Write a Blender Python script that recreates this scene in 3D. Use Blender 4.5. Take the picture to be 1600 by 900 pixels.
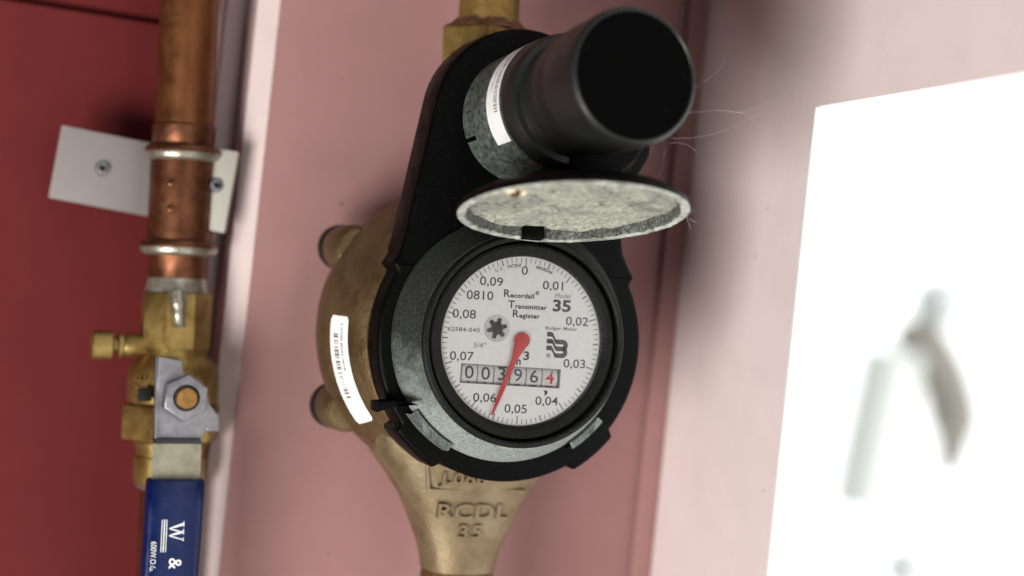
import bpy, bmesh, math, random
from mathutils import Vector, Matrix, Euler
R = math.radians
random.seed(7)
for o in list(bpy.data.objects): bpy.data.objects.remove(o)
sc = bpy.context.scene
C = sc.collection
S = 0.001                                    # everything below is written in millimetres

# ------------------------------------------------------------------ camera
cd = bpy.data.cameras.new('camera'); cam = bpy.data.objects.new('camera', cd); C.objects.link(cam)
sc.camera = cam
yaw, pitch, roll = R(20), R(1), R(6)
d = Vector((math.sin(yaw)*math.cos(pitch), math.cos(yaw)*math.cos(pitch), math.sin(pitch)))
rt = Vector((math.cos(yaw), -math.sin(yaw), 0)); up = rt.cross(d)
r2 = rt*math.cos(roll)+up*math.sin(roll); u2 = -rt*math.sin(roll)+up*math.cos(roll)
m = Matrix((r2, u2, -d)).transposed().to_4x4()
m.translation = Vector((-210.6, -562.1, 8.96))*S
cam.matrix_world = m
cd.sensor_width = 36; cd.lens = 56.25
cd.clip_start = 0.02; cd.clip_end = 60
cd.dof.use_dof = True; cd.dof.focus_distance = 0.597; cd.dof.aperture_fstop = 3.8

# ------------------------------------------------------------------ light
w = bpy.data.worlds.new('World'); sc.world = w; w.use_nodes = True
bgn = w.node_tree.nodes['Background']; bgn.inputs[0].default_value = (0.95, 1.0, 1.0, 1); bgn.inputs[1].default_value = 0.055
def area(name, loc, target, size, power, col):
    l = bpy.data.lights.new(name, 'AREA'); l.shape = 'RECTANGLE'; l.size = size[0]; l.size_y = size[1]; l.energy = power; l.color = col
    o = bpy.data.objects.new(name, l); C.objects.link(o)
    o.location = Vector(loc)*S
    o.rotation_euler = (Vector(target)*S-o.location).to_track_quat('-Z', 'Y').to_euler()
    return o
area('key_light', (-1060, -960, -770), (20, 20, 0), (0.75, 0.75), 40.5, (1.0, 0.985, 0.94))
area('fill_light', (-420, -900, 600), (0, 60, 30), (0.6, 0.6), 0.5, (0.95, 1.0, 1.0))
sc.view_settings.view_transform = 'Standard'
sc.view_settings.look = 'None'
sc.view_settings.exposure = 0.0
sc.view_settings.gamma = 1.0
sc.view_settings.use_curve_mapping = False
sc.cycles.max_bounces = 8

# ------------------------------------------------------------------ materials
class N:
    def __init__(s, name):
        s.m = bpy.data.materials.new(name); s.m.use_nodes = True
        s.t = s.m.node_tree; s.b = s.t.nodes['Principled BSDF']; s.tc = s.t.nodes.new('ShaderNodeTexCoord')
    def noise(s, scale, detail=6, rough=0.6, dist=0.0, stretch=None):
        n = s.t.nodes.new('ShaderNodeTexNoise'); n.inputs['Scale'].default_value = scale
        n.inputs['Detail'].default_value = detail; n.inputs['Roughness'].default_value = rough; n.inputs['Distortion'].default_value = dist
        if stretch:
            mp = s.t.nodes.new('ShaderNodeMapping'); mp.inputs['Scale'].default_value = stretch
            s.t.links.new(s.tc.outputs['Object'], mp.inputs[0]); s.t.links.new(mp.outputs[0], n.inputs['Vector'])
        else: s.t.links.new(s.tc.outputs['Object'], n.inputs['Vector'])
        return n.outputs['Fac']
    def ramp(s, fac, stops):
        r = s.t.nodes.new('ShaderNodeValToRGB'); e = r.color_ramp.elements
        while len(e) < len(stops): e.new(0.5)
        for i, (p, c) in enumerate(stops):
            e[i].position = p; e[i].color = (*c, 1) if len(c) == 3 else c
        s.t.links.new(fac, r.inputs[0]); return r.outputs[0]
    def mix(s, fac, a, b, mode='MIX'):
        x = s.t.nodes.new('ShaderNodeMix'); x.data_type = 'RGBA'; x.blend_type = mode
        for k, v in ((0, fac), (6, a), (7, b)):
            if hasattr(v, 'is_linked'): s.t.links.new(v, x.inputs[k])
            elif k == 0: x.inputs[0].default_value = v
            else: x.inputs[k].default_value = (*v, 1)
        return x.outputs[2]
    def set(s, k, v):
        if hasattr(v, 'is_linked'): s.t.links.new(v, s.b.inputs[k])
        else: s.b.inputs[k].default_value = (*v, 1) if isinstance(v, tuple) and len(v) == 3 else v
        return s
    def bump(s, h, strength=0.3, dist=0.0005):
        n = s.t.nodes.new('ShaderNodeBump'); n.inputs['Strength'].default_value = strength; n.inputs['Distance'].default_value = dist
        s.t.links.new(h, n.inputs['Height']); s.t.links.new(n.outputs[0], s.b.inputs['Normal']); return s
def g(v): return (v, v, v)

def paint(name, col, dark, rough=0.45, speck=0.35):
    n = N(name)
    big = n.ramp(n.noise(9, 4, 0.6), [(0.3, col), (0.75, dark)])
    big = n.mix(n.ramp(n.noise(38, 7, 0.7, 0.6), [(0.42, g(0)), (0.75, g(0.22))]), big, tuple(c*0.72 for c in dark))
    big = n.mix(n.ramp(n.noise(70, 3, 0.45, 0.2), [(0.20, g(0.35)), (0.26, g(0))]), big, (col[0]*0.75, col[1]*0.68, col[2]*0.55))
    sp = n.ramp(n.noise(150, 2, 0.4), [(0.205, g(1)), (0.222, g(0))])
    n.set('Base Color', n.mix(sp, big, tuple(c*speck for c in col)))
    n.set('Roughness', n.ramp(n.noise(40), [(0.3, g(rough-.06)), (0.7, g(rough+.1))]))
    n.bump(n.noise(420, 5, 0.6, 0.4, (1, 1, 0.22)), 0.16, 0.0006)
    n.set('Specular IOR Level', 0.12)
    return n.m
M = {}
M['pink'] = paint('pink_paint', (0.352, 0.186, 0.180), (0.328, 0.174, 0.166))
M['pink_glare'] = paint('pink_paint_glare', (0.77, 0.65, 0.645), (0.735, 0.615, 0.608))  # same pink paint as the board, whitened to stand for glare
M['pink_lit'] = paint('pink_paint_lit', (0.66, 0.53, 0.52), (0.62, 0.50, 0.49))  # lighter copy of the board paint, light put into its left edge colour
M['mauve'] = paint('mauve_paint', (0.50, 0.37, 0.37), (0.46, 0.34, 0.34))
M['red'] = paint('dark_red_paint', (0.122, 0.0155, 0.016), (0.108, 0.0135, 0.014), 0.7, 0.8)
M['plate_lit'] = paint('bracket_paint_lit', (0.42, 0.405, 0.36), (0.36, 0.345, 0.30), 0.45, 0.5)  # bracket paint brightened, as if the angled tab caught more light
M['plate'] = paint('bracket_paint', (0.25, 0.222, 0.212), (0.23, 0.20, 0.195), 0.45, 0.5)

def plastic(name, base=0.010, rough=0.34, dust=0.10, dcol=(0.22, 0.24, 0.23), lo=0.55, hi=0.75, scale=700, spec=0.16):
    n = N(name)
    f = n.ramp(n.noise(scale, 5, 0.7), [(lo, g(0)), (hi, g(dust))])
    n.set('Base Color', n.mix(f, (base, base*1.02, base*1.03), dcol))
    n.set('Roughness', n.ramp(n.noise(150), [(0.3, g(rough-.05)), (0.7, g(rough+.15))]))
    n.bump(n.noise(1100, 3, 0.6), 0.12, 0.0002); n.set('Specular IOR Level', spec)
    return n.m
M['black'] = plastic('black_plastic', 0.0012, 0.40, 0.03, spec=0.06)
M['black_gloss'] = plastic('smooth_black_plastic', 0.013, 0.34, 0.10, (0.05, 0.057, 0.056), spec=0.32)
M['black_matt'] = plastic('matt_black_plastic', 0.0012, 0.6, 0.035, (0.12, 0.13, 0.13), 0.60, 0.74, 420, spec=0.03)
M['black_rim'] = plastic('black_rim_plastic', 0.004, 0.42, 0.08, lo=0.5, hi=0.72, scale=1200)
M['bezel'] = plastic('dusty_bezel', 0.005, 0.5, 0.5, (0.03, 0.031, 0.028), 0.42, 0.70, 1600, spec=0.07)
def dusty(name, a, b, c, scale=900, lo=0.35, hi=0.68, stretch=None, rough=0.75):
    n = N(name)
    f1 = n.noise(scale, 8, 0.75, 0.3, stretch); f2 = n.noise(110, 5, 0.65, 0.5)
    c1 = n.ramp(f1, [(lo, a), (0.5, b), (hi, c)])
    c2 = n.ramp(f2, [(0.35, g(0.45)), (0.62, g(1.0))])
    n.set('Base Color', n.mix(1.0, c1, c2, 'MULTIPLY')); n.set('Roughness', rough)
    n.bump(f1, 0.5, 0.0005)
    return n.m
def graded_dust():
    n = N('graded_dust_plastic'); t = n.t
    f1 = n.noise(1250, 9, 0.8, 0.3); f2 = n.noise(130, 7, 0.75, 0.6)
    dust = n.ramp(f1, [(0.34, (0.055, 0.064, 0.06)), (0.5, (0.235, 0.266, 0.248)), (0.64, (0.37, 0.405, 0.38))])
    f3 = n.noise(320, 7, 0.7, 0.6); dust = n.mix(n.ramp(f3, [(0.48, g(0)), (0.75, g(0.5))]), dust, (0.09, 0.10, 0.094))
    dark_tone = n.ramp(f1, [(0.45, (0.006, 0.007, 0.0065)), (0.72, (0.05, 0.054, 0.05))])
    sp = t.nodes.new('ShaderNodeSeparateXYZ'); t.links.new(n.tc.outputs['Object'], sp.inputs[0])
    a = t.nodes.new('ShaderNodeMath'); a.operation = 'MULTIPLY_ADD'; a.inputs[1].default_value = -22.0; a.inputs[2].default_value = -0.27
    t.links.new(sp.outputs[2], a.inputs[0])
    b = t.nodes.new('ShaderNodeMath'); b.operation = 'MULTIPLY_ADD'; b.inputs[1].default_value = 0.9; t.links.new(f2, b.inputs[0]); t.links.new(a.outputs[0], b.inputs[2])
    k = n.ramp(b.outputs[0], [(0.2, g(0.06)), (0.85, g(1))])  # dark tone at the top passes into the dusty tone towards the bottom
    n.set('Base Color', n.mix(k, dark_tone, dust)); n.set('Roughness', 0.7); n.set('Specular IOR Level', 0.12); n.bump(f1, 0.5, 0.0005)
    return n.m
M['dust'] = graded_dust()
M['dust_dark'] = dusty('dusty_dark_plastic', (0.018, 0.022, 0.020), (0.075, 0.088, 0.080), (0.16, 0.18, 0.165), 500, 0.38, 0.70, (1, 0.6, 1))
def lid_lining():
    n = N('dirty_lid_lining')
    f1 = n.noise(520, 8, 0.72, 0.2); f2 = n.noise(62, 6, 0.62, 0.8); f3 = n.noise(150, 6, 0.7, 1.2)
    c = n.ramp(f1, [(0.28, (0.11, 0.112, 0.09)), (0.5, (0.30, 0.308, 0.255)), (0.7, (0.46, 0.475, 0.405))])
    c = n.mix(n.ramp(f2, [(0.48, g(0)), (0.66, g(0.7))]), c, (0.12, 0.125, 0.115))
    c = n.mix(n.ramp(f3, [(0.56, g(0)), (0.66, g(0.8))]), c, (0.05, 0.045, 0.03))
    n.set('Base Color', c); n.set('Roughness', 0.85); n.set('Specular IOR Level', 0.1); n.bump(f1, 0.5, 0.0005)
    return n.m
M['lid_in'] = lid_lining()
M['clip_dust'] = dusty('dusty_clip', (0.02, 0.023, 0.021), (0.10, 0.115, 0.108), (0.27, 0.30, 0.28), 700, 0.34, 0.7, (1, 1, 0.4))
M['lid_lip'] = dusty('dusty_lid_lip', (0.12, 0.125, 0.10), (0.38, 0.40, 0.345), (0.56, 0.58, 0.52), 420, 0.3, 0.6)
M['lid_wall'] = dusty('grimy_lid_wall', (0.015, 0.016, 0.013), (0.09, 0.095, 0.08), (0.34, 0.36, 0.32), 900, 0.36, 0.68)

def metal(name, a, b, c, metallic=0.6, rough=0.4, scale=120, bump=0.2, stretch=None, bscale=900):
    n = N(name)
    n.set('Base Color', n.ramp(n.noise(scale, 7, 0.68, 0.4, stretch), [(0.3, a), (0.5, b), (0.72, c)]))
    n.set('Metallic', metallic)
    n.set('Roughness', n.ramp(n.noise(scale*2.3), [(0.3, g(rough-.08)), (0.7, g(rough+.14))]))
    n.bump(n.noise(bscale, 5, 0.65), bump, 0.0004)
    return n.m
M['bronze'] = metal('cast_bronze', (0.1, 0.062, 0.026), (0.17, 0.115, 0.055), (0.23, 0.17, 0.09), 0.75, 0.45, 70, 0.8, None, 620)
M['bronze_pale'] = metal('pale_cast_bronze', (0.13, 0.09, 0.046), (0.215, 0.16, 0.09), (0.27, 0.22, 0.14), 0.60, 0.5, 60, 0.9, None, 560)
M['brass'] = metal('valve_brass', (0.17, 0.1, 0.026), (0.29, 0.198, 0.06), (0.36, 0.275, 0.11), 0.85, 0.38, 90, 0.25)
M['brass_nut'] = metal('aged_brass', (0.11, 0.055, 0.014), (0.25, 0.155, 0.042), (0.33, 0.23, 0.085), 0.70, 0.45, 110, 0.5)
M['copper'] = metal('copper_tube', (0.1, 0.036, 0.012), (0.172, 0.064, 0.023), (0.22, 0.092, 0.038), 0.85, 0.42, 70, 0.15, (1, 1, 0.25))
M['copper_red'] = metal('red_copper', (0.05, 0.018, 0.008), (0.135, 0.05, 0.024), (0.21, 0.088, 0.044), 0.85, 0.38, 90, 0.25)
M['solder'] = metal('solder', (0.16, 0.14, 0.105), (0.29, 0.27, 0.22), (0.42, 0.4, 0.335), 0.7, 0.3, 150, 0.3)
M['brown_pipe'] = metal('brown_pipe', (0.07, 0.028, 0.012), (0.16, 0.075, 0.03), (0.24, 0.13, 0.06), 0.4, 0.5, 120, 0.4)
M['steel'] = metal('zinc_steel', (0.17, 0.17, 0.18), (0.235, 0.235, 0.25), (0.3, 0.3, 0.315), 0.80, 0.36, 160, 0.12)
M['steel_warm'] = metal('bare_steel', (0.17, 0.16, 0.115), (0.25, 0.235, 0.17), (0.3, 0.285, 0.215), 0.5, 0.4, 160, 0.12)
M['stem'] = metal('bronze_stem', (0.2, 0.1, 0.026), (0.3, 0.16, 0.048), (0.36, 0.21, 0.075), 0.85, 0.35, 300, 0.2)
M['rubber'] = plastic('black_rubber', 0.012, 0.55, 0.05)
def flat(name, col, rough=0.5, **k):
    n = N(name)
    n.set('Base Color', n.ramp(n.noise(400, 3), [(0.3, tuple(c*0.93 for c in col)), (0.7, col)])); n.set('Roughness', rough)
    for a, b in k.items(): n.set(a, b)
    return n.m
def vinyl():
    n = N('blue_vinyl')
    c = n.ramp(n.noise(60, 6, 0.65, 0.5), [(0.3, (0.0008, 0.006, 0.045)), (0.7, (0.0014, 0.0095, 0.066))])
    n.set('Base Color', n.mix(n.ramp(n.noise(700, 4, 0.7), [(0.66, g(0)), (0.74, g(0.35))]), c, (0.03, 0.05, 0.12)))
    n.set('Roughness', n.ramp(n.noise(90, 5, 0.7), [(0.3, g(0.18)), (0.7, g(0.38))])); n.set('Specular IOR Level', 0.25); n.bump(n.noise(130, 4), 0.25, 0.0006)
    return n.m
M['blue'] = vinyl()
M['dial'] = flat('dial_white', (0.70, 0.70, 0.683), 0.45)
M['jamb_glow'] = flat('jamb_glow_white', (0.86, 0.87, 0.85), 0.5)
M['ink'] = flat('black_ink', (0.03, 0.03, 0.032), 0.5)
M['ink_soft'] = flat('worn_ink', (0.13, 0.13, 0.13), 0.5)
M['red_ink'] = flat('red_ink', (0.50, 0.015, 0.015), 0.5)
M['needle'] = flat('red_pointer', (0.46, 0.014, 0.012), 0.4)
M['sticker'] = flat('white_sticker', (0.86, 0.88, 0.86), 0.45)
M['drum'] = flat('counter_drum', (0.55, 0.545, 0.54), 0.5)
M['white_print'] = flat('white_print', (0.72, 0.74, 0.74), 0.5)
M['star'] = plastic('dark_star_plastic', 0.035, 0.4, 0.2)
M['lump'] = flat('pale_lump', (0.72, 0.62, 0.44), 0.8)
M['hole'] = flat('brown_hole', (0.08, 0.035, 0.01), 0.8)
M['web'] = flat('web_silk', (0.75, 0.62, 0.56), 0.5)
M['pale_grey'] = flat('pale_grey_metal', (0.86, 0.88, 0.83), 0.6)
M['mid_grey'] = flat('mid_grey_metal', (0.68, 0.70, 0.69), 0.5)
M['brown_grey'] = flat('brown_grey_metal', (0.30, 0.275, 0.235), 0.5)
def thin_glass():
    n = N('thin_clear_glass'); t = n.t
    tr = t.nodes.new('ShaderNodeBsdfTransparent'); gl = t.nodes.new('ShaderNodeBsdfGlossy'); gl.inputs['Roughness'].default_value = 0.05
    fr = t.nodes.new('ShaderNodeFresnel'); fr.inputs[0].default_value = 1.3
    mx = t.nodes.new('ShaderNodeMixShader'); t.links.new(fr.outputs[0], mx.inputs[0]); t.links.new(tr.outputs[0], mx.inputs[1]); t.links.new(gl.outputs[0], mx.inputs[2])
    df_ = t.nodes.new('ShaderNodeBsdfDiffuse'); df_.inputs[0].default_value = (0.55, 0.55, 0.52, 1)
    m2 = t.nodes.new('ShaderNodeMixShader')
    fk = n.mix(1.0, n.ramp(n.noise(70, 6, 0.7, 1.0), [(0.4, g(0.008)), (0.75, g(0.07))]), n.ramp(n.noise(1300, 3, 0.6), [(0.69, g(0)), (0.73, g(0.35))]), 'ADD')
    t.links.new(fk, m2.inputs[0]); t.links.new(mx.outputs[0], m2.inputs[1]); t.links.new(df_.outputs[0], m2.inputs[2])
    t.links.new(m2.outputs[0], t.nodes['Material Output'].inputs[0]); return n.m
M['glass'] = thin_glass()
def sky_mat():
    n = N('bright_sky'); t = n.t
    e = t.nodes.new('ShaderNodeEmission'); e.inputs[0].default_value = (0.97, 1.0, 1.0, 1); e.inputs[1].default_value = 2.1
    t.links.new(e.outputs[0], t.nodes['Material Output'].inputs[0]); return n.m
M['sky'] = sky_mat()

# ------------------------------------------------------------------ helpers
def link(name, me, mat, parent=None, loc=(0, 0, 0), rot=(0, 0, 0), smooth=35):
    if isinstance(me, bmesh.types.BMesh):
        b = me; me = bpy.data.meshes.new(name)
        bmesh.ops.recalc_face_normals(b, faces=b.faces)
        b.to_mesh(me); b.free()
    if smooth:
        me.shade_smooth(); me.set_sharp_from_angle(angle=R(smooth))
    o = bpy.data.objects.new(name, me); C.objects.link(o)
    me.materials.clear(); me.materials.append(M[mat])
    o.location = Vector(loc)*S; o.rotation_euler = [R(a) for a in rot]
    if parent: o.parent = parent
    return o
def thing(name, label, cat, loc=(0, 0, 0), rot=(0, 0, 0), group=None):
    o = bpy.data.objects.new(name, None); C.objects.link(o); o.empty_display_size = 0.01
    o.location = Vector(loc)*S; o.rotation_euler = [R(a) for a in rot]
    return tag(o, label, cat, group)
def tag(o, label, cat, group=None):
    o['label'] = label; o['category'] = cat
    if group: o['group'] = group
    return o
def struct(o): o['kind'] = 'structure'; return o
AX = {'Y': lambda r, a, t: (r*math.cos(a), t, r*math.sin(a)), 'Z': lambda r, a, t: (r*math.cos(a), r*math.sin(a), t), 'X': lambda r, a, t: (t, r*math.cos(a), r*math.sin(a))}
def lathe(prof, axis='Y', seg=96, c=(0, 0, 0), b=None, a0=0.0, a1=360.0, rf=None, phase=0.0):
    b = b or bmesh.new(); f = AX[axis]; full = abs(a1-a0) >= 359.9
    rings = []
    for r, t in prof:
        row = []
        if r < 1e-6: v = b.verts.new((Vector(c)+Vector(f(0, 0, t)))*S); row = [v]*(seg+(0 if full else 1))
        else:
            for i in range(seg+(0 if full else 1)):
                a = R(a0+(a1-a0)*i/seg+phase); rr = rf(r, a, t) if rf else r
                row.append(b.verts.new((Vector(c)+Vector(f(rr, a, t)))*S))
        rings.append(row)
    n = seg
    for k in range(len(rings)-1):
        for i in range(n):
            j = (i+1) % len(rings[k]) if full else i+1
            q = []
            for v in (rings[k][i], rings[k][j], rings[k+1][j], rings[k+1][i]):
                if v not in q: q.append(v)
            if len(q) > 2:
                try: b.faces.new(q)
                except ValueError: pass
    return b
def extrude(pts, y0, y1, b=None, bev=0, segs=2, plane='XZ'):
    """closed outline (x,z) between depths y0..y1 along Y (or (x,y) along Z for plane XY)"""
    own = bmesh.new()
    P = (lambda p, y: Vector((p[0], y, p[1]))*S) if plane == 'XZ' else ((lambda p, y: Vector((p[0], p[1], y))*S) if plane == 'XY' else (lambda p, y: Vector((y, p[0], p[1]))*S))
    A = [own.verts.new(P(p, y0)) for p in pts]; B = [own.verts.new(P(p, y1)) for p in pts]
    fa = own.faces.new(A); fb = own.faces.new(B); n = len(pts)
    for i in range(n): own.faces.new((A[i], A[(i+1) % n], B[(i+1) % n], B[i]))
    bmesh.ops.recalc_face_normals(own, faces=own.faces)
    if bev:
        es = [e for e in own.edges if (e.verts[0] in A and e.verts[1] in A) or (e.verts[0] in B and e.verts[1] in B)]
        bmesh.ops.bevel(own, geom=es, offset=bev*S, segments=segs, affect='EDGES', profile=0.5)
    if b is None: return own
    join(b, own); return b
def join(b, o):
    me = bpy.data.meshes.new('tmp'); o.to_mesh(me); o.free(); b.from_mesh(me); bpy.data.meshes.remove(me)
def box(x0, x1, y0, y1, z0, z1, bev=0, b=None, segs=2):
    own = bmesh.new(); bmesh.ops.create_cube(own, size=1)
    for v in own.verts: v.co = Vector((x0+(v.co.x+.5)*(x1-x0), y0+(v.co.y+.5)*(y1-y0), z0+(v.co.z+.5)*(z1-z0)))*S
    if bev: bmesh.ops.bevel(own, geom=own.edges[:], offset=bev*S, segments=segs, affect='EDGES', profile=0.5)
    if b is None: return own
    join(b, own); return b
def tube(pts, rad, seg=10, b=None, cap=True):
    b = b or bmesh.new(); pts = [Vector(p) for p in pts]; rows = []; prev = None
    for i, p in enumerate(pts):
        t = (pts[min(i+1, len(pts)-1)]-pts[max(i-1, 0)]).normalized()
        if prev is None: prev = t.orthogonal()
        n = (prev-t*prev.dot(t)).normalized(); prev = n; bn = t.cross(n)
        r = rad[i] if isinstance(rad, (list, tuple)) else rad
        rows.append([b.verts.new((p+(n*math.cos(2*math.pi*k/seg)+bn*math.sin(2*math.pi*k/seg))*r)*S) for k in range(seg)])
    for i in range(len(rows)-1):
        for k in range(seg): b.faces.new((rows[i][k], rows[i][(k+1) % seg], rows[i+1][(k+1) % seg], rows[i+1][k]))
    if cap: b.faces.new(rows[0]); b.faces.new(rows[-1])
    return b
def spline(pts, n=8):
    pts = [Vector(p) for p in pts]; out = []
    for i in range(len(pts)-1):
        p0, p1, p2, p3 = pts[max(i-1, 0)], pts[i], pts[i+1], pts[min(i+2, len(pts)-1)]
        for k in range(n):
            t = k/n; out.append(0.5*((2*p1)+(p2-p0)*t+(2*p0-5*p1+4*p2-p3)*t*t+(3*p1-p0-3*p2+p3)*t**3))
    return out+[pts[-1]]
def text(s, x, z, h, y=-0.05, ext=0.02, bold=0.0, sx=1.0, ang=0.0, align='CENTER', b=None, space=1.0, mat4=None):
    """lettering of cap height h mm, centred at (x, z) on a plane facing -Y"""
    cu = bpy.data.curves.new('t', 'FONT'); cu.body = s; cu.size = h/0.73; cu.align_x = align; cu.align_y = 'CENTER'
    cu.extrude = ext; cu.offset = bold; cu.resolution_u = 3; cu.space_character = space
    o = bpy.data.objects.new('t', cu); C.objects.link(o)
    dg = bpy.context.evaluated_depsgraph_get(); me = bpy.data.meshes.new_from_object(o.evaluated_get(dg))
    bpy.data.objects.remove(o); bpy.data.curves.remove(cu)
    T = mat4 or (Matrix.Translation((x, y, z)) @ Matrix.Rotation(R(ang), 4, 'Y') @ Matrix.Rotation(R(90), 4, 'X') @ Matrix.Scale(sx, 4, (1, 0, 0)))
    me.transform(Matrix.Scale(S, 4) @ T)
    b = b or bmesh.new(); b.from_mesh(me); bpy.data.meshes.remove(me); return b
def hexpts(r, cx=0, cz=0, ph=0): return [(cx+r*math.cos(R(60*i+ph)), cz+r*math.sin(R(60*i+ph))) for i in range(6)]
def circ(r, cx=0, cz=0, n=32, a0=0, a1=360): return [(cx+r*math.cos(R(a0+(a1-a0)*i/n)), cz+r*math.sin(R(a0+(a1-a0)*i/n))) for i in range(n if a1-a0 == 360 else n+1)]

# ------------------------------------------------------------------ setting
# back board with the meter: front at y = 110, its left edge chamfered towards the recess
bb = bmesh.new()
extrude([(-83, 110), (114.5, 110), (114.5, 190), (-91, 190), (-91, 119)], -700, 700, bb, plane='XY')
struct(link('pink_wall', bb, 'pink_lit'))
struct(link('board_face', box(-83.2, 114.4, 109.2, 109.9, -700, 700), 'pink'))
struct(link('trim_strip', box(-101, -91.1, 140, 189, -700, 700, 1), 'mauve'))
struct(link('corner_batten', box(104.5, 114.4, 104.5, 109.1, -700, 700, 1.6), 'pink'))
struct(link('red_wall', box(-900, -93.6, 160, 189, -700, 121), 'red'))
struct(link('red_wall_rail', box(-900, -101.1, 156.5, 189, 124, 700, 1.5), 'red'))
struct(link('red_wall_groove', box(-900, -93.6, 165, 189, 120.9, 125), 'red'))
# side wall with the bright opening
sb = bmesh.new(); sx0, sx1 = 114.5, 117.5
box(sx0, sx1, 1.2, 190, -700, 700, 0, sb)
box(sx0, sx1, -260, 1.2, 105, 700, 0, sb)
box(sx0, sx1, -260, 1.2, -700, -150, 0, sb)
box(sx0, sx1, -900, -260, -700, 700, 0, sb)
struct(link('side_wall', sb, 'pink_glare'))
lb = bmesh.new(); box(114.2, 117.8, -1.0, 1.15, -149.9, 104.9, 0.3, lb)
struct(link('opening_jamb_glow', lb, 'jamb_glow'))  # white strip added on the jamb to carry the glow along the edge
# outside: overcast sky as half a dome beyond the side wall
dome = bmesh.new(); bmesh.ops.create_uvsphere(dome, u_segments=32, v_segments=16, radius=6.0)
bmesh.ops.bisect_plane(dome, geom=dome.verts[:]+dome.edges[:]+dome.faces[:], plane_co=(0, 0, 0), plane_no=(-1, 0, 0), clear_outer=True)
struct(link('sky', dome, 'sky', loc=(118.5, 0, 0)))

# ------------------------------------------------------------------ water meter
wm = thing('water_meter', 'bronze water meter with black dusty shroud, open lid and round white dial', 'water meter', (0, 0, 0), (0, -2.8, 0))
def body_r(y):
    P = [(52.5, 33), (54.6, 41), (57.6, 48), (59.9, 55), (60.8, 62), (60.0, 72), (56, 80), (40, 87)]
    for (r0, y0), (r1, y1) in zip(P, P[1:]):
        if y0 <= y <= y1: return r0+(r1-r0)*(y-y0)/(y1-y0)
    return P[0][0] if y < 33 else P[-1][0]
body = lathe([(0, 30), (50, 30), (52.5, 33), (54.6, 41), (57.6, 48), (59.9, 55), (60.7, 59), (60.8, 63), (60.0, 72), (58.5, 76.5), (56, 80), (50, 84), (40, 87), (0, 87)], seg=120, c=(-2, 0, 0))
link('body', body, 'bronze', wm)
BX = -2
# funnel to the outlet: stacked rounded sections
def funnel():
    b = bmesh.new(); rows = []
    secs = [(-40, 42, 27, -1.0, 60), (-50, 36.5, 25, -1.0, 60), (-58, 30.5, 22.5, -.5, 60.3), (-66, 25.2, 20.3, 0, 60.8), (-76, 20.6, 18, .3, 61), (-86, 17.0, 16.0, .3, 61), (-92, 15.4, 15.0, .3, 61), (-96.5, 14.6, 14.6, .3, 61)]
    for z, hw, hd, cx, cy in secs:
        e = 3.4 if z > -80 else 2.6; row = []
        for k in range(48):
            a = 2*math.pi*k/48; ca, sa = math.cos(a), math.sin(a)
            row.append(b.verts.new(Vector((cx+hw*abs(ca)**(2/e)*(1 if ca > 0 else -1), cy+hd*abs(sa)**(2/e)*(1 if sa > 0 else -1), z))*S))
        rows.append(row)
    for i in range(len(rows)-1):
        for k in range(48): b.faces.new((rows[i][k], rows[i][(k+1) % 48], rows[i+1][(k+1) % 48], rows[i+1][k]))
    b.faces.new(rows[0]); b.faces.new(rows[-1]); return b
fn = link('outlet_neck', funnel(), 'bronze_pale', wm, smooth=60)
tilt = math.degrees(math.atan2(2.2, 10))
def necktext(s, x, z, h, y):
    T = Matrix.Translation((x, y, z)) @ Matrix.Rotation(R(tilt), 4, 'X') @ Matrix.Rotation(R(90), 4, 'X')
    return text(s, 0, 0, h, ext=1.3, bold=0.08, mat4=T @ Matrix.Scale(1.3, 4, (1, 0, 0)), space=1.08)
lt = necktext('RCDL', -1.4, -70.3, 6.4, 41.5)
o2 = necktext('35', -1.3, -78.7, 6.0, 43.5); join(lt, o2)
link('raised_lettering', lt, 'bronze_pale', fn)
rib = box(-21, 20.5, -0.2, 1.8, -0.8, 0.8, 0.6)
for v in rib.verts: v.co = (Matrix.Translation(Vector((0, 39.2, -61.8))*S) @ Matrix.Rotation(R(tilt), 4, 'X')) @ v.co
rb2 = box(-0.8, 0.8, -0.2, 1.8, 0, 14, 0.6)
for v in rb2.verts: v.co = (Matrix.Translation(Vector((-20.5, 39.4, -61.8))*S) @ Matrix.Rotation(R(16), 4, 'X') @ Matrix.Rotation(R(-10), 4, 'Y')) @ v.co
join(rib, rb2); link('raised_rib', rib, 'bronze_pale', fn)
upn = necktext('J.066', -7, -56.5, 5, 37.4)
link('raised_lettering', upn, 'bronze_pale', fn)
# lugs round the body flange
for a in (148, 213, 33, -33):
    x, z = BX+55.5*math.cos(R(a)), 60*math.sin(R(a))
    lug = lathe([(0, 62), (7.5, 62), (9.2, 64), (9.8, 68), (9.8, 82), (9.2, 83.5), (0, 83.5)], seg=32, c=(x, 0, z))
    lo = link('bolt_lug', lug, 'bronze', wm)
    x2, z2 = BX+56.5*math.cos(R(a)), 61*math.sin(R(a))
    link('bolt_head', lathe([(0, 83.6), (8.9, 83.6), (9.5, 85), (9.5, 89), (8, 91), (0, 91)], seg=24, c=(x2, 0, z2)), 'rubber', lo)
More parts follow.
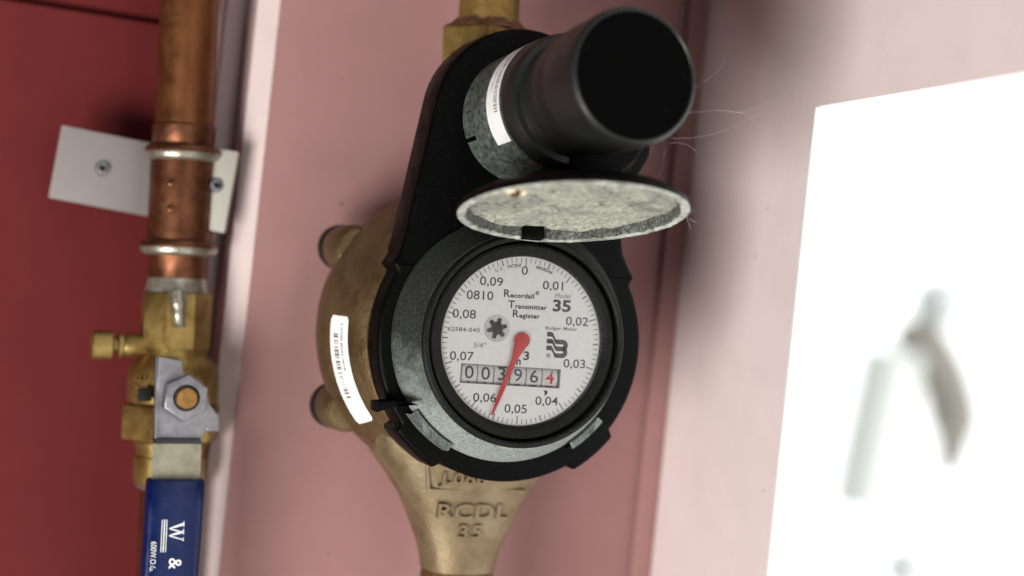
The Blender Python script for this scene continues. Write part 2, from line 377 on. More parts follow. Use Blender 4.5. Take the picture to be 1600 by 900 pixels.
# sticker on the body flank
def patch(rfun, th0, th1, y0, y1, off, nt=24, ny=4, cx=0.0, b=None, thick=0.12, rnd=0.0):
    b = b or bmesh.new(); A = []
    for i in range(nt+1):
        row = []
        for k in range(ny+1):
            u = i/nt; e = 0.0
            if rnd:
                dd = min(u, 1-u)*abs(th1-th0)
                if dd < rnd: e = (y1-y0)*0.10*(1-dd/rnd)**2
            th = R(th0+(th1-th0)*u); y = (y0+e)+(y1-y0-2*e)*k/ny; r = rfun(y)+off
            row.append(b.verts.new(Vector((cx+r*math.cos(th), y, r*math.sin(th)))*S))
        A.append(row)
    for i in range(nt):
        for k in range(ny): b.faces.new((A[i][k], A[i+1][k], A[i+1][k+1], A[i][k+1]))
    return b
st = link('barcode_sticker', patch(body_r, 175, 219.5, 40.5, 51.5, 0.25, 30, 6, BX, rnd=2), 'sticker', wm)
bars = bmesh.new(); th = 182.0
while th < 208:
    wd = random.choice((0.25, 0.25, 0.5, 0.8)); patch(body_r, th, th+wd, 46.0, 48.8, 0.36, 1, 3, BX, bars); th += wd+random.choice((0.3, 0.5, 0.9))
th = 178.0
for i in range(22):
    wd = random.choice((0.3, 0.5)); patch(body_r, th, th+wd, 43.6, 44.7, 0.36, 1, 1, BX, bars); th += 0.75 if i % 7 else 1.6
link('barcode', bars, 'ink_soft', st)

# shroud: keyhole outline with four tabs
def shroud_outline():
    pts = []
    tabs = [147, 33, -49, -131]
    a = 146
    while a <= 394:
        r = 53.8
        for t in tabs:
            dlt = abs((a-t+180) % 360-180); wdt = 4 if t in (147, 33) else 10.5
            r += 2.9*max(0, min(1, (wdt+1.4-dlt)/1.4))
        pts.append((2.4+r*math.cos(R(a)), -1.3+r*math.sin(R(a)))); a += 1.0
    pts += [(46.6, 36), (45.2, 45), (41.8, 66), (37.8, 86)]
    pts += [(1.6+35.6*math.cos(R(t)), 84.6+35.0*math.sin(R(t))) for t in range(9, 172, 6)]
    pts += [(-37.8, 66), (-41.6, 45), (-43.2, 36)]
    return pts
link('shroud', extrude(shroud_outline(), 15.6, 37, bev=2.0, segs=3), 'black', wm)
# raised register housing: dusty cone round the dial, rim, bezel
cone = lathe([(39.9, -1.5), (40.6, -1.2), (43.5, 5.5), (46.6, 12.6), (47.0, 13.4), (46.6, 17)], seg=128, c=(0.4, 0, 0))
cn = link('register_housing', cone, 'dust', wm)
rim = lathe([(37.6, 3), (37.6, -3.6), (38.2, -4.3), (39.2, -4.3), (39.9, -3.6), (40.1, 2)], seg=128, c=(0.3, 0, 0))
link('housing_rim', rim, 'black_rim', wm)
bez = lathe([(31.9, 1.2), (31.7, -0.4), (32.1, -1.6), (33.4, -2.7), (35.6, -3.0), (36.5, -2.4), (36.8, 3)], seg=128)
link('bezel', bez, 'bezel', wm)
for a0, a1 in ((-143, -119), (-57, -38)):
    cl = bmesh.new(); prof = [(46.2, 8.6), (48.9, 9.2), (49.4, 16.3), (46.0, 16.3), (46.2, 8.6)]
    lathe(prof, seg=10, c=(0.4, 0, 0), b=cl, a0=a0, a1=a1)
    link('clip_tab', cl, 'clip_dust', wm)
# dark slit on the left of the housing
sl = bmesh.new(); extrude([(-52.5, -25.2), (-46.0, -24.5), (-38.2, -25.2), (-45.0, -26.8), (-52.0, -29.0)], 8.2, 17.5, sl, 0.3)
for v in sl.verts:
    if v.co.x > -0.0385: v.co.y -= 0.0075 if v.co.y < 0.012 else 0
link('notch_tab', sl, 'black', wm)

# dial
db = bmesh.new()
oc = [db.verts.new(Vector((31.85*math.cos(R(a*3)), 0, 31.85*math.sin(R(a*3))))*S) for a in range(120)]
ic = [db.verts.new(Matrix.Translation(Vector((-3.45, 0, -13.25))*S) @ Matrix.Rotation(R(1.16), 4, 'Y') @ (Vector((x, 0, z))*S)) for x, z in ((-19.7, -3.5), (19.6, -3.5), (19.6, 3.5), (-19.7, 3.5))]
es = [db.edges.new((q[k], q[(k+1) % len(q)])) for q in (oc, ic) for k in range(len(q))]
bmesh.ops.triangle_fill(db, edges=es, use_beauty=True)
df = link('dial_face', db, 'dial', wm, smooth=0)
tk = bmesh.new()
for i in range(100):
    a = math.pi/2-2*math.pi*i/100; L, wd = (3.1, 0.44) if i % 10 == 0 else ((2.2, 0.5) if i % 5 == 0 else (1.75, 0.3))
    r1 = 31.2; r0 = r1-L; ca, sa = math.cos(a), math.sin(a)
    q = [(r0*ca-wd*sa/2, r0*sa+wd*ca/2), (r0*ca+wd*sa/2, r0*sa-wd*ca/2), (r1*ca+wd*sa/2, r1*sa-wd*ca/2), (r1*ca-wd*sa/2, r1*sa+wd*ca/2)]
    tk.faces.new([tk.verts.new(Vector((x, -0.04, z))*S) for x, z in q])
link('tick_marks', tk, 'ink_soft', df, smooth=0)
num = bmesh.new()
for s, x, z in (('0', -.38, 26.3), ('0,01', 11.8, 21.3), ('0,02', 22.0, 8.3), ('0,03', 22.0, -7.8), ('0,04', 11.5, -22.3), ('0,05', -.7, -25.6), ('0,06', -13.3, -21.8), ('0,07', -23.3, -6.7), ('0,08', -23.2, 8.9), ('0,09', -13.3, 21.5)):
    text(s, x, z, 3.4, sx=1.18, b=num, bold=0.025)
text('0810', -17.5, 16.1, 3.5, sx=1.12, b=num, bold=0.025)
link('scale_numerals', num, 'ink', df, smooth=0)
tx = bmesh.new()
def firstbig(word, x, z, hb, hs, b):
    text(word[0], x, z+0.15, hb, bold=0.07, align='LEFT', b=b, sx=1.1); text(word[1:], x+hb*0.98, z-(hb-hs)*0.36, hs, bold=0.08, align='LEFT', b=b, sx=1.12, space=1.1)
firstbig('Recordall', -8.4, 17.3, 2.9, 1.75, tx)
text('\u00ae', 5.2, 18.2, 1.5, b=tx, bold=0.04)
firstbig('Transmitter', -6.2, 13.3, 2.9, 1.75, tx)
firstbig('Register', -4.4, 9.9, 2.9, 1.75, tx)
text('35', 15.4, 13.8, 4.4, bold=0.2, b=tx, sx=1.3)
text('m', -1.3, -7.6, 3.0, bold=0.12, b=tx, sx=1.0); text('3', 2.3, -5.6, 3.2, bold=0.14, b=tx, sx=1.25)
text(',', 10.9, -16.9, 5.4, bold=0.12, b=tx, sx=1.2)
link('printed_words', tx, 'ink', df, smooth=0)
sm = bmesh.new()
text('Model', 15.6, 17.7, 1.9, b=sm); text('Badger Meter', 15.7, 5.4, 1.3, b=sm, sx=1.2, bold=0.03, space=1.1); text('62584-040', -23.1, 3.2, 1.6, b=sm, sx=1.2, bold=0.04, space=1.12)
text('3/4"', -16.6, -2.4, 2.0, b=sm, sx=1.2); text('\u00ae', 11.1, -5.1, 1.6, b=sm, bold=0.03)
link('small_print', sm, 'ink_soft', df, smooth=0); sm = bmesh.new()
for k, ch in enumerate('U.S. PATENT'):
    a = 114-k*1.95
    if ch != ' ': text(ch, 28.3*math.cos(R(a)), 28.3*math.sin(R(a)), 1.35, ang=90-a, b=sm, sx=0.95, bold=0.04)
for k, ch in enumerate('4868566'):
    a = 81-k*2.1; text(ch, 28.3*math.cos(R(a)), 28.3*math.sin(R(a)), 1.3, ang=90-a, b=sm, sx=1.1, bold=0.06)
link('patent_print', sm, 'ink_soft', df, smooth=0)
# emblem: three wavy bars, closing on the right into a rounded B
lg = bmesh.new()
def stripe(x0, z0, x1, b, h=1.55, drop=2.0):
    n = 14; top = []; bot = []
    for i in range(n+1):
        u = i/n; x = x0+(x1-x0)*u; k = min(1, max(0, (u-0.30)/0.28)); k = k*k*(3-2*k); z = z0-drop*k
        top.append(b.verts.new(Vector((x, -0.045, z+h/2))*S)); bot.append(b.verts.new(Vector((x, -0.045, z-h/2))*S))
    for i in range(n): b.faces.new((top[i], top[i+1], bot[i+1], bot[i]))
x0, z0 = 10.1, 3.1
for k in range(3): stripe(x0, z0-2.6*k, x0+(6.6 if k != 1 else 7.0), lg, 1.75, 2.75)
def arc_band(cx, cz, r, wd, a0, a1, b, n=10):
    p = [(math.cos(R(a0+(a1-a0)*i/n)), math.sin(R(a0+(a1-a0)*i/n))) for i in range(n+1)]
    I = [b.verts.new(Vector((cx+(r-wd/2)*x, -0.05, cz+(r-wd/2)*z))*S) for x, z in p]; O = [b.verts.new(Vector((cx+(r+wd/2)*x, -0.05, cz+(r+wd/2)*z))*S) for x, z in p]
    for i in range(n): b.faces.new((I[i], O[i], O[i+1], I[i+1]))
arc_band(x0+6.5, z0-4.05, 1.3, 1.75, -90, 90, lg); arc_band(x0+6.5, z0-6.65, 1.3, 1.75, -90, 90, lg)
link('emblem', lg, 'ink', df, smooth=0)
# counter window with its six drums, set back behind a cut in the dial
WT = Matrix.Translation(Vector((-3.45, 0, -13.25))*S) @ Matrix.Rotation(R(1.16), 4, 'Y')
def wmesh(b):
    for v in b.verts: v.co = WT @ v.co
    return b
fr = bmesh.new()
box(-19.7, 19.7, -0.08, 1.9, 3.40, 3.62, 0, fr); box(-19.7, 19.7, -0.08, 1.9, -3.62, -3.40, 0, fr)
box(-19.9, -19.6, -0.08, 1.9, -3.62, 3.62, 0, fr); box(19.3, 19.9, -0.08, 1.9, -3.62, 3.62, 0, fr)
wo = link('counter_window', wmesh(fr), 'ink_soft', wm, smooth=0)
DY, DR = 7.6, 7.1
def on_drum(b, off=0.06):
    for v in b.verts:
        z = v.co.z/S; a = z/DR; r = DR+off-(0.05 if v.co.y > -0.00004 else 0)
        v.co.z = r*math.sin(a)*S; v.co.y = (DY-r*math.cos(a))*S
    return b
for i, ch in enumerate('003964'):
    xc = -16.2+6.45*i
    dm = bmesh.new(); A = []
    for k in range(15):
        a = -0.55+1.1*k/14
        A.append([dm.verts.new(Vector((xx, DY-rr*math.cos(a), rr*math.sin(a)))*S) for xx, rr in ((xc-3.1, DR-0.5), (xc-3.0, DR), (xc+3.0, DR), (xc+3.1, DR-0.5))])
    for k in range(14):
        for q in range(3): dm.faces.new((A[k][q], A[k][q+1], A[k+1][q+1], A[k+1][q]))
    do = link('drum', wmesh(dm), 'drum', wo, smooth=50)
    dz = (0.25, 0.15, 0.3, 0.2, 0.1, 0.0)[i]
    t_ = text(ch, xc-0.1, dz, 5.0, y=-0.05, sx=1.12 if i < 5 else 1.0, bold=0.03 if i < 5 else 0.0)
    if i == 5:
        for ox, oz in ((-.16, 0), (.16, 0), (0, .12)): text(ch, xc-0.1+ox, dz+oz, 5.0, y=-0.05, b=t_)
    if i == 2: box(xc-1.9, xc+1.9, -0.06, -0.02, 2.85, 3.3, 0, t_)
    if i != 2: wd = (0.5, 0.5, 0, 1.2, 1.6, 1.6)[i]; box(xc-wd, xc+wd, -0.06, -0.02, -3.45, -3.0, 0, t_)
    link('digit', wmesh(on_drum(t_)), 'ink' if i < 5 else 'red_ink', wo, smooth=0)
# leak indicator star, pointer, cover glass
sd = link('star_wheel', lathe([(0, -0.05), (4.6, -0.05), (4.9, -0.25), (5.1, -0.05)], seg=40, c=(-10.2, 0, 4.3)), 'drum', wm)
sp = []
for i in range(12):
    for q in (-1, 1):
        a = 30*i+(9 if i % 2 == 0 else 11)*q*(-1 if False else 1); r = 3.9 if i % 2 == 0 else 2.3; sp.append((-10.2+r*math.cos(R(a+15)), 4.3+r*math.sin(R(a+15))))
link('star', extrude(sp, -0.7, -0.1, bev=0.12), 'star', sd)
dirv = Vector((-10.2, -28.2)).normalized(); nv = Vector((dirv.y, -dirv.x)); hub = Vector((-.3, .3))
half = [(2.0, 2.35), (4.6, 1.8), (7, 1.15), (12, 0.95), (17, 0.95), (24, 0.72), (27.5, 0.48), (30.0, 0.42)]
L_ = [hub+dirv*s_+nv*w_ for s_, w_ in half]; R_ = [hub+dirv*s_-nv*w_ for s_, w_ in half]
base_a = math.degrees(math.atan2(dirv.y, dirv.x))
arc = [(hub.x+3.05*math.cos(R(base_a-t)), hub.y+3.05*math.sin(R(base_a-t))) for t in range(50, 311, 13)]
if (Vector(arc[0])-L_[0]).length > (Vector(arc[0])-R_[0]).length: arc.reverse()
nd = extrude([tuple(p) for p in reversed(R_)][::1]+list(reversed(arc))+[tuple(p) for p in L_], -1.5, -1.0, bev=0.08)
ndo = link('needle', nd, 'needle', wm, smooth=30)
link('needle_pin', lathe([(0, -1.58), (1.1, -1.58), (1.3, -1.5), (1.3, 0)], seg=24, c=(hub.x, 0, hub.y)), 'needle', ndo)
link('cover_glass', lathe([(0, -1.62), (33.0, -1.62)], seg=64), 'glass', wm)

# remote transmitter above the dial
tr = link('transmitter', lathe([(0, 3), (25.0, 3), (24.9, -2), (24.7, -18), (24.5, -36), (23.8, -38), (20.0, -40), (19.4, -55), (0, -52)], seg=96), 'dust_dark', wm, (1.6, 17, 84.8), (-4.9, 0, 3.3))
rg = lathe([(24.6, -36), (24.85, -36.6), (24.7, -40), (24.45, -43.4), (23.4, -45.1), (21.2, -45.4), (20.4, -47), (20.4, -54)], seg=96)
link('collar_ring', rg, 'black_gloss', tr)
cap = lathe([(19.5, -51.5), (20.9, -51.9), (21.5, -53.2), (22.2, -60), (22.6, -64), (23.0, -64.6), (23.4, -74), (23.6, -89.6), (23.5, -90.8), (23.1, -91.8), (22.5, -92.4), (21.9, -92.5), (21.6, -92.1)], seg=96)
link('end_cap', cap, 'black_gloss', tr)
link('end_face', lathe([(21.75, -92.1), (20.5, -92.0), (0, -91.9)], seg=64), 'black_matt', tr)
tlab = link('barcode_label', patch(lambda y: 24.75, 78, 218, -35, -23, 0.22, 60, 2), 'sticker', tr)
bars = bmesh.new(); th = 122.0
while th < 190:
    wd = random.choice((0.4, 0.6, 1.1)); patch(lambda y: 24.75, th, th+wd, -33.1, -29.9, 0.3, 1, 1, 0, bars); th += wd+random.choice((0.5, 0.9, 1.3))
th = 124.0
for i in range(26): patch(lambda y: 24.75, th, th+random.choice((.5, .8)), -27.7, -26.5, 0.3, 1, 1, 0, bars); th += 1.9
link('barcode', bars, 'ink_soft', tlab)
link('notch_tab', box(-23.4, -19.5, -8, 0, -11.2, -9.8, 0.3), 'black', tr)
# block between transmitter and lid
hb = extrude([(3, 57), (27, 58), (34, 70), (34, 82), (3, 84)], -33, 17, bev=3)
link('lid_arm', hb, 'black', wm)

# open lid
ld = link('lid', lathe([(36.9, 4.0), (37.3, -0.1), (38.0, -0.6)], 'Z', 96), 'lid_wall', wm, (0.4, -43, 47.4), (-13, 0.4, 0))
def wob(r, a, t): return r*(1+0.006*math.sin(5*a+1)+0.005*math.sin(17*a)+0.005*math.sin(41*a+2)+0.004*math.sin(63*a))
link('lid_lip', lathe([(37.3, 0.3), (37.9, -0.7), (39.9, -0.9), (40.7, -0.5)], 'Z', 160, rf=lambda r, a, t: wob(r, a, t) if 37.5 < r < 40 else r), 'lid_lip', ld)
link('lid_cover', lathe([(40.2, -0.5), (40.9, 0.1), (40.9, 1.0), (39.9, 2.2), (36, 4.8), (29, 6.0), (0, 6.6)], 'Z', 96), 'black', ld)
# dirty lining with an uneven crust
li = bmesh.new(); rr = random.Random(3); nr, na = 22, 96; rows = []
from mathutils import noise as mn
for i in range(nr+1):
    r = 36.8*i/nr; row = []
    if i == 0: v = li.verts.new(Vector((0, 0, 3.9))*S); row = [v]*na
    else:
        for k in range(na):
            a = 2*math.pi*k/na; x, y = r*math.cos(a), r*math.sin(a)
            h = 3.9-0.9*mn.fractal(Vector((x*0.09, y*0.09, 3.1)), 0.9, 2.1, 4)-1.0*max(0, (i/nr-0.9)*10)
            row.append(li.verts.new(Vector((x, y, h))*S))
    rows.append(row)
for i in range(nr):
    for k in range(na):
        q = []
        for v in (rows[i][k], rows[i][(k+1) % na], rows[i+1][(k+1) % na], rows[i+1][k]):
            if v not in q: q.append(v)
        li.faces.new(q)
link('lid_lining', li, 'lid_in', ld, smooth=80)
cp = box(-5.5, 3.0, 34.6, 38.9, -1.0, 4.2, 0.5); link('lid_clip', cp, 'black', ld)
link('hinge_knuckle', lathe([(0, -12), (3, -12), (3.2, -11), (3.2, 11), (3, 12), (0, 12)], 'X', 24, c=(2, -1.0, 41.5)), 'black', wm)

# ------------------------------------------------------------------ pipes of the meter
ip = thing('inlet_pipe', 'aged brass pipe with hexagonal nut above the meter', 'pipe', (-0.3, 60, 97), (0, -2.8, 0))
ip.location = (Euler((0, R(-2.8), 0)).to_matrix() @ Vector((-0.3, 60, 97)))*S
link('pipe', lathe([(0, 20), (12.6, 20), (12.7, 30), (12.4, 34), (12.4, 300), (0, 300)], 'Z', 48), 'brass_nut', ip)
nb = bmesh.new(); extrude(hexpts(20.8, ph=12), 0, 27, nb, 1.6, 2, 'XY')
link('hex_nut', nb, 'brass_nut', ip, smooth=25)
link('crust', lathe([(12.8, 26.8), (17.5, 27.1), (16.2, 28.6), (14.2, 29.6), (12.5, 31.5)], 'Z', 48, rf=lambda r, a, t: r*(1+0.05*math.sin(7*a)+0.04*math.sin(13*a+1))), 'brown_pipe', ip)
op = thing('outlet_pipe', 'short brown pipe leaving the bottom of the meter', 'pipe')
op.location = (Euler((0, R(-2.8), 0)).to_matrix() @ Vector((0.3, 61, -96.6)))*S; op.rotation_euler = (0, R(-2.8), 0)
link('pipe', lathe([(0, 0), (14.4, 0), (15.0, -1.5), (15.0, -9), (14.2, -11), (13.6, -12), (13.6, -300), (0, -300)], 'Z', 48), 'brown_pipe', op)

# ------------------------------------------------------------------ copper line on the left
PR = (0, -3.7, 0); PL = (-112, 115, 0)
def pz(z): return tuple(Vector(PL)+Euler((0, R(-3.7), 0)).to_matrix() @ Vector((0, 0, z)))
cpu = thing('copper_pipe', 'upright copper pipe with two pale soldered rings above the valve', 'pipe', pz(0), PR)
link('pipe', lathe([(0, 72), (12.1, 72), (12.1, 320), (0, 320)], 'Z', 48), 'copper', cpu)
cpl = lathe([(0, 9), (12.2, 9), (12.2, 18.5), (12.9, 19.5), (13.2, 22), (13.2, 24), (13.35, 29), (13.35, 57), (13.3, 62), (12.5, 66), (12.9, 67), (13.1, 73.6), (12.2, 74.4), (0, 74.4)], 'Z', 64)
cpo = link('coupling', cpl, 'copper_red', cpu)
for z in (62.6, 23.2):
    link('solder_ring', lathe([(13.0, z-3.0), (15.0, z-2.2), (15.9, z-0.6), (15.9, z+0.9), (15.0, z+2.4), (13.0, z+3.2)], 'Z', 64), 'copper_red', cpo)
    link('solder_bead', lathe([(13.3, z-3.6), (15.4, z-2.7), (16.2, z-1.2), (16.1, z-0.2), (15.0, z+.2)], 'Z', 64), 'solder', cpo)
dim = bmesh.new()
for z in (49, 38.5):
    bmesh.ops.create_uvsphere(dim, u_segments=16, v_segments=10, radius=2.6*S, matrix=Matrix.Translation(Vector((-4.4, -12.0, z))*S) @ Matrix.Diagonal((1.3, 0.42, 0.8, 1)))
link('dimple', dim, 'copper_red', cpo)

bv = thing('ball_valve', 'brass ball valve with small side drain and zinc lever in blue sleeve', 'valve', pz(0), PR)
vb = bmesh.new()
# upper socket with flats
extrude([(14.8*math.cos(R(45*i+22)), 14.8*math.sin(R(45*i+22))) for i in range(8)], -19.5, 4.2, vb, 0.8, 2, 'XY')
link('valve_socket', vb, 'brass', bv, smooth=25)
link('valve_body', lathe([(0, -19.3), (13.2, -19.3), (13.6, -22), (17.0, -25.5), (18.6, -28.5), (18.8, -34), (18.6, -41.5), (17, -42.6), (0, -42.6)], 'Z', 64), 'brass', bv)
vn = bmesh.new(); extrude(hexpts(20.8, ph=8), -57.2, -42.8, vn, 1.0, 2, 'XY'); link('hex_nut', vn, 'brass', bv, smooth=25)
link('tail_socket', lathe([(0, -57), (14.6, -57), (15.2, -58.5), (14.4, -61.5), (14.2, -64), (14.9, -64.5), (14.9, -74), (14.2, -75.8), (0, -75.8)], 'Z', 64), 'brass', bv)
vt = bmesh.new()
for k, ch in enumerate('3/4'):
    a = R(218); z = -31.2-k*3.9
    T = Matrix.Translation((18.7*math.cos(a), 18.7*math.sin(a), z)) @ Matrix.Rotation(R(-52), 4, 'Z') @ Matrix.Rotation(R(90), 4, 'X') @ Matrix.Rotation(R(-90), 4, 'Z')
    text(ch, 0, 0, 6.5, ext=0.9, bold=0.1, b=vt, mat4=T)
link('raised_lettering', vt, 'brass', bv)
so = bmesh.new(); rs = random.Random(5)
lathe([(12.4, 10.2), (12.9, 7.0), (13.4, 4.4), (12.6, 4.2)], 'Z', 48, b=so, rf=lambda r, a, t: r*(1+0.018*math.sin(6*a)))
tube(spline([(-2.0, -13.9, 4.8), (-1.5, -14.6, 0), (-1.0, -14.9, -5), (-.6, -15.0, -10)], 6), [3.4]*8+[2.7]*5+[2.4]*4+[2.9, 2.2], 14, so)
link('solder_run', so, 'solder', bv, smooth=60)
dr = lathe([(0, -12), (4.9, -12), (4.9, -19.6), (4.4, -21.2), (5.2, -21.6), (5.2, -23.2), (3.0, -23.8), (3.0, -25.6)], 'X', 32, c=(0, -2, -18.4))
link('drain_neck', dr, 'brass', bv)
dcp = lathe([(0, -25.5), (5.6, -25.5), (6.1, -26.2), (6.1, -33.6), (5.5, -34.2), (0, -34.2)], 'X', 28, c=(0, -2, -18.6), rf=lambda r, a, t: r*(1+0.012*math.sin(28*a)))
link('drain_cap', dcp, 'brass', bv)
# lever: top plate, lobe, offset strap, sleeve
lv = bmesh.new()
top = [(-11.1, -20.8), (-2.0, -22.4), (-1.2, -27.2), (1.5, -28.2), (5.4, -29.8), (8.6, -33.5), (9.4, -39), (13.6, -44.5), (13.6, -49.8), (8.6, -49.0), (7.4, -53.2), (-11.6, -53.2)]
extrude(top, -35.2, -33.2, lv, 0.35)
bent = extrude([(-35.2, -53.2), (-33.2, -53.2), (-38.2, -55.4), (-40.2, -54.6)], -12.3, 6.6, None, 0.0, plane='YZ')
join(lv, bent)
extrude([(-12.6, -54.7), (6.1, -54.7), (6.2, -90), (-13.0, -90)], -40.2, -38.2, lv, 0.3)
lvo = link('lever', lv, 'steel', bv, smooth=25)
link('lever_strap', extrude([(-12.8, -54.8), (6.25, -54.8), (6.3, -89), (-13.1, -89)], -40.5, -40.25), 'steel_warm', lvo)
flg = extrude([(-38.5, -53), (-33.0, -21.2), (-31.4, -21.2), (-31.4, -53)], -11.9, -11.15, plane='YZ'); link('lever_flange', flg, 'steel', lvo)
link('lever_lug', box(8.6, 14.2, -34.6, -24, -50.5, -43, 0.8), 'steel', lvo)
ln = extrude(hexpts(9.5, -0.4, -36.8, 25), -39.5, -35.3, None, 0.9); link('lever_nut', ln, 'steel', bv, smooth=25)
link('valve_stem', lathe([(0, -41.6), (3.9, -41.6), (4.3, -41.0), (4.3, -30)], 'Y', 28, c=(-0.3, 0, -36.8)), 'stem', bv)
link('stem_gap', lathe([(4.4, -39.62), (5.3, -39.62)], 'Y', 28, c=(-0.3, 0, -36.8)), 'rubber', bv)
link('stop_tab', box(-16.5, -11.2, -19.6, -16.8, -40, -35, 0.4), 'rubber', bv)
slv = bmesh.new(); rows = []
for z, x0_, x1_, y0_, y1_ in ((q[0], q[1], q[2], q[3]+6.2, q[4]+6.2) for q in ((-68.6, -14.0, 7.2, -50.2, -41.8), (-69.4, -14.6, 7.7, -51.4, -41.4), (-78, -14.9, 7.6, -52.6, -41.2), (-90, -15.2, 7.2, -53.6, -42), (-110, -15.7, 6.3, -54.6, -43), (-160, -16, 5.5, -56, -45))):
    row = []
    for k in range(40):
        a = 2*math.pi*k/40; ca, sa = math.cos(a), math.sin(a); e = 5
        row.append(slv.verts.new(Vector(((x0_+x1_)/2+(x1_-x0_)/2*abs(ca)**(2/e)*(1 if ca > 0 else -1), (y0_+y1_)/2+(y1_-y0_)/2*abs(sa)**(2/e)*(1 if sa > 0 else -1), z))*S))
    rows.append(row)
for i in range(len(rows)-1):
    for k in range(40): slv.faces.new((rows[i][k], rows[i][(k+1) % 40], rows[i+1][(k+1) % 40], rows[i+1][k]))
slv.faces.new(rows[0]); slv.faces.new(rows[-1])
slo = link('blue_sleeve', slv, 'blue', bv, smooth=50)
pr = bmesh.new()
def sleeve_mat(x, z):   # text read from top to bottom, on the sleeve front
    y = -47.75-(abs(z)-90)*0.05
    return Matrix.Translation((x, y, z)) @ Matrix.Rotation(R(2.8), 4, 'X') @ Matrix.Rotation(R(90), 4, 'Y') @ Matrix.Rotation(R(90), 4, 'X')
def serif(pts_list, x, z, b):
    T = sleeve_mat(x, z)
    for poly in pts_list: b.faces.new([b.verts.new((T @ Vector((p[0], p[1], 0)))*S) for p in poly])
W = [[(-3.6, 2.7), (-2.5, 2.7), (-1.05, -2.7), (-1.5, -2.7)], [(-1.5, -2.7), (-1.05, -2.7), (0.35, 2.2), (0.0, 2.7)], [(-0.55, 2.7), (0.55, 2.7), (1.75, -2.7), (1.3, -2.7)], [(1.3, -2.7), (1.75, -2.7), (3.35, 2.7), (2.95, 2.7)],
     [(-4.2, 2.7), (-1.9, 2.7), (-1.9, 3.0), (-4.2, 3.0)], [(-1.1, 2.72), (1.1, 2.72), (1.1, 3.0), (-1.1, 3.0)], [(2.2, 2.71), (4.0, 2.71), (4.0, 3.0), (2.2, 3.0)]]
serif(W, -3.3, -88.4, pr)
text('&', 0, 0, 5.2, ext=0.01, bold=0.02, b=pr, mat4=sleeve_mat(-3.5, -100.6))
serif([[(-9, .22), (40, .22), (40, -.22), (-9, -.22)], [(-9, 1.05), (40, 1.05), (40, .75), (-9, .75)], [(-9, -.75), (40, -.75), (40, -1.05), (-9, -1.05)]], -8.0, -92.5, pr)
text('600W.O.G.', 0, 0, 2.3, ext=0.01, b=pr, sx=1, mat4=sleeve_mat(-11.9, -97.9) @ Matrix.Scale(0.8, 4, (1, 0, 0)))
link('sleeve_print', pr, 'white_print', slo, smooth=0)
lcp = thing('copper_pipe', 'lower copper pipe running down behind the blue lever sleeve', 'pipe', pz(-76), PR)
link('pipe', lathe([(0, 0), (11.8, 0), (11.8, -300), (0, -300)], 'Z', 48), 'copper', lcp)
link('solder_ring', lathe([(11.9, -2.4), (13.4, -1.2), (13.6, 0.1), (11.9, 0.1)], 'Z', 48, rf=lambda r, a, t: r*(1+0.02*math.sin(5*a))), 'solder', lcp)

# bracket holding the pipe
pb = thing('pipe_bracket', 'pale painted strap bracket screwed to the red wall behind the copper pipe', 'bracket', (-127, 138, 51), (0, 4.0, 0))
link('plate', box(-38.6, 18, -1.2, 1.2, -15.6, 15.6, 0.5), 'plate', pb)
link('web_plate', box(15.6, 18, -26.4, -1.3, -15.6, 15.6, 0.4), 'plate', pb)
tabm = box(-1, 15.5, -1.8, 1.8, -18, 16.5, 0.8)
for v in tabm.verts: v.co = Matrix.Translation(Vector((17.5, -25.5, 0))*S) @ Matrix.Rotation(R(-22), 4, 'Z') @ v.co
link('end_tab', tabm, 'plate_lit', pb)
def screw(x, z, y):
    s_ = lathe([(0, y-0.4), (0.9, y-0.6), (1.4, y-1.7), (2.6, y-1.4), (3.0, y-0.6), (3.2, y)], 'Y', 24, c=(x, 0, z))
    o = link('screw', s_, 'steel', pb); link('screw_recess', extrude([(x-1.5, z-.5), (x+1.5, z-.5), (x+1.5, z+.5), (x-1.5, z+.5)], y-1.75, y-0.5), 'rubber', o); return o
screw(-19.2, 0.8, -1.2); screw(25.0, 1.0, -30.4)

# ------------------------------------------------------------------ threads of spider silk by the transmitter
wb = bmesh.new(); rs = random.Random(11)
def strand(p, q, sag, r=0.022, n=18, jit=0.14):
    p, q = Vector(p), Vector(q); pts = []
    for i in range(n+1):
        u = i/n; v = p.lerp(q, u); v.z -= sag*4*u*(1-u); v += Vector((rs.uniform(-jit, jit), rs.uniform(-jit, jit), rs.uniform(-jit, jit)))*(0 if i in (0, n) else 1); pts.append(v)
    tube(pts, r, 5, wb, False)
WB = []
for p, q, sg in (((26, -60, 92), (62, -20, 112), 2), ((26, -60, 84), (84, -10, 96), -2), ((25, -60, 76), (86, -6, 98), 3), ((24, -60, 74), (50, -30, 76), -1.5), ((62, -20, 112), (60, -22, 116), 0),
                 ((16, -66, 72), (12, -60, 60), 1), ((12, -66, 71), (7, -62, 57), -1), ((20, -66, 72), (24, -55, 62), 1.5), ((10, -66, 66), (2, -62, 58), 0), ((4, -60, 60), (12, -58, 66), 1),
                 ((60, -30, 92), (114, 10, 117), 3), ((60, -25, 93), (84, -10, 93), -2), ((41.5, -44, 50.5), (46.5, -42, 49.5), 0), ((41.5, -44, 50.5), (44.5, -43, 54), 0), ((41.5, -44, 50.5), (43.5, -44, 46.5), 0), ((41.5, -44, 50.5), (41.8, -44, 55), 0)):
    strand(p, q, sg)
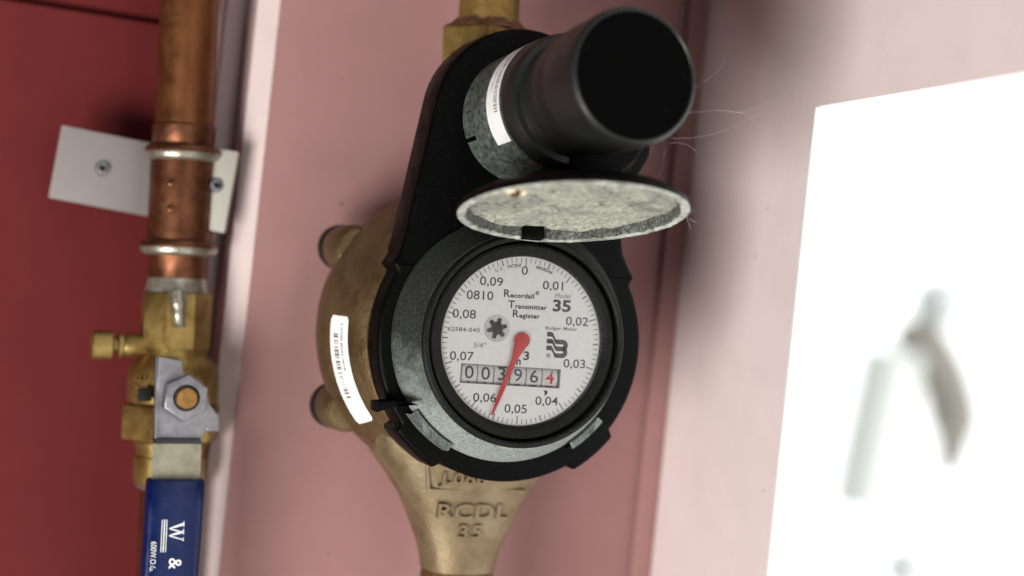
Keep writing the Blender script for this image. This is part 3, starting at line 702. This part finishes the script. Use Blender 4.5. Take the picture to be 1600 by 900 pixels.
tag(link('cobweb', wb, 'web'), 'thin pale cobweb threads trailing from the black transmitter cap', 'cobweb')
# pale lump of debris inside the lid
lump = bmesh.new()
for x, y, z, r in ((0, 0, 0, 2.2), (2.2, .8, .2, 2.4), (-1.6, -1.2, -.2, 1.9), (-2.2, 1.4, 0, 1.4)):
    bmesh.ops.create_icosphere(lump, subdivisions=2, radius=r*S, matrix=Matrix.Translation(Vector((x, y, z))*S) @ Matrix.Diagonal((1.1, 1, .7, 1)))
LM = Euler((0, R(-2.8), 0)).to_matrix() @ (Vector((0.4, -43, 47.4))+Euler((R(-13), R(0.4), 0)).to_matrix() @ Vector((-27, -14, 1.6)))
lm = thing('debris_lump', 'small pale lump with a brown hole stuck inside the open lid', 'lump', tuple(LM))
link('crust', lump, 'lump', lm)
hl = bmesh.new(); bmesh.ops.create_icosphere(hl, subdivisions=2, radius=1.5*S, matrix=Matrix.Translation(Vector((-.5, -2.0, -1.0))*S) @ Matrix.Diagonal((1.3, .6, 1, 1)))
link('hole', hl, 'hole', lm)

# ------------------------------------------------------------------ beyond the opening
oh = thing('bent_pipe', 'pale blurred bent pipe seen outside through the bright opening', 'pipe', (-70, 0, 10))
K = 3.7; c0 = Vector((-210.6, -562.1, 8.96))
def far(p): return c0+(Vector(p)-c0)*K+Vector((70, 0, -10))
link('straight_leg', tube([far(p) for p in spline([(642, 722, 14), (637, 726, -40), (632, 730, -100), (630, 732, -136)], 6)], 29*K, 20), 'pale_grey', oh)
link('curved_arm', tube([far(p) for p in spline([(648, 721, 16), (666, 714, 24), (690, 708, -8), (702, 702, -50), (700, 702, -100)], 6)], [16*K, 18*K, 20*K, 22*K, 23*K, 24*K]+[24*K]*6+[24*K]*7+[18*K, 16*K, 14*K, 11*K, 8*K, 4*K], 16), 'brown_grey', oh)
for x, y, z, r in ((678, 711, 64, 25), (674, 716, -188, 22)):
    kb = bmesh.new(); bmesh.ops.create_uvsphere(kb, u_segments=20, v_segments=12, radius=r*K*S, matrix=Matrix.Translation(far((x, y, z))*S)); link('knob', kb, 'mid_grey', oh)
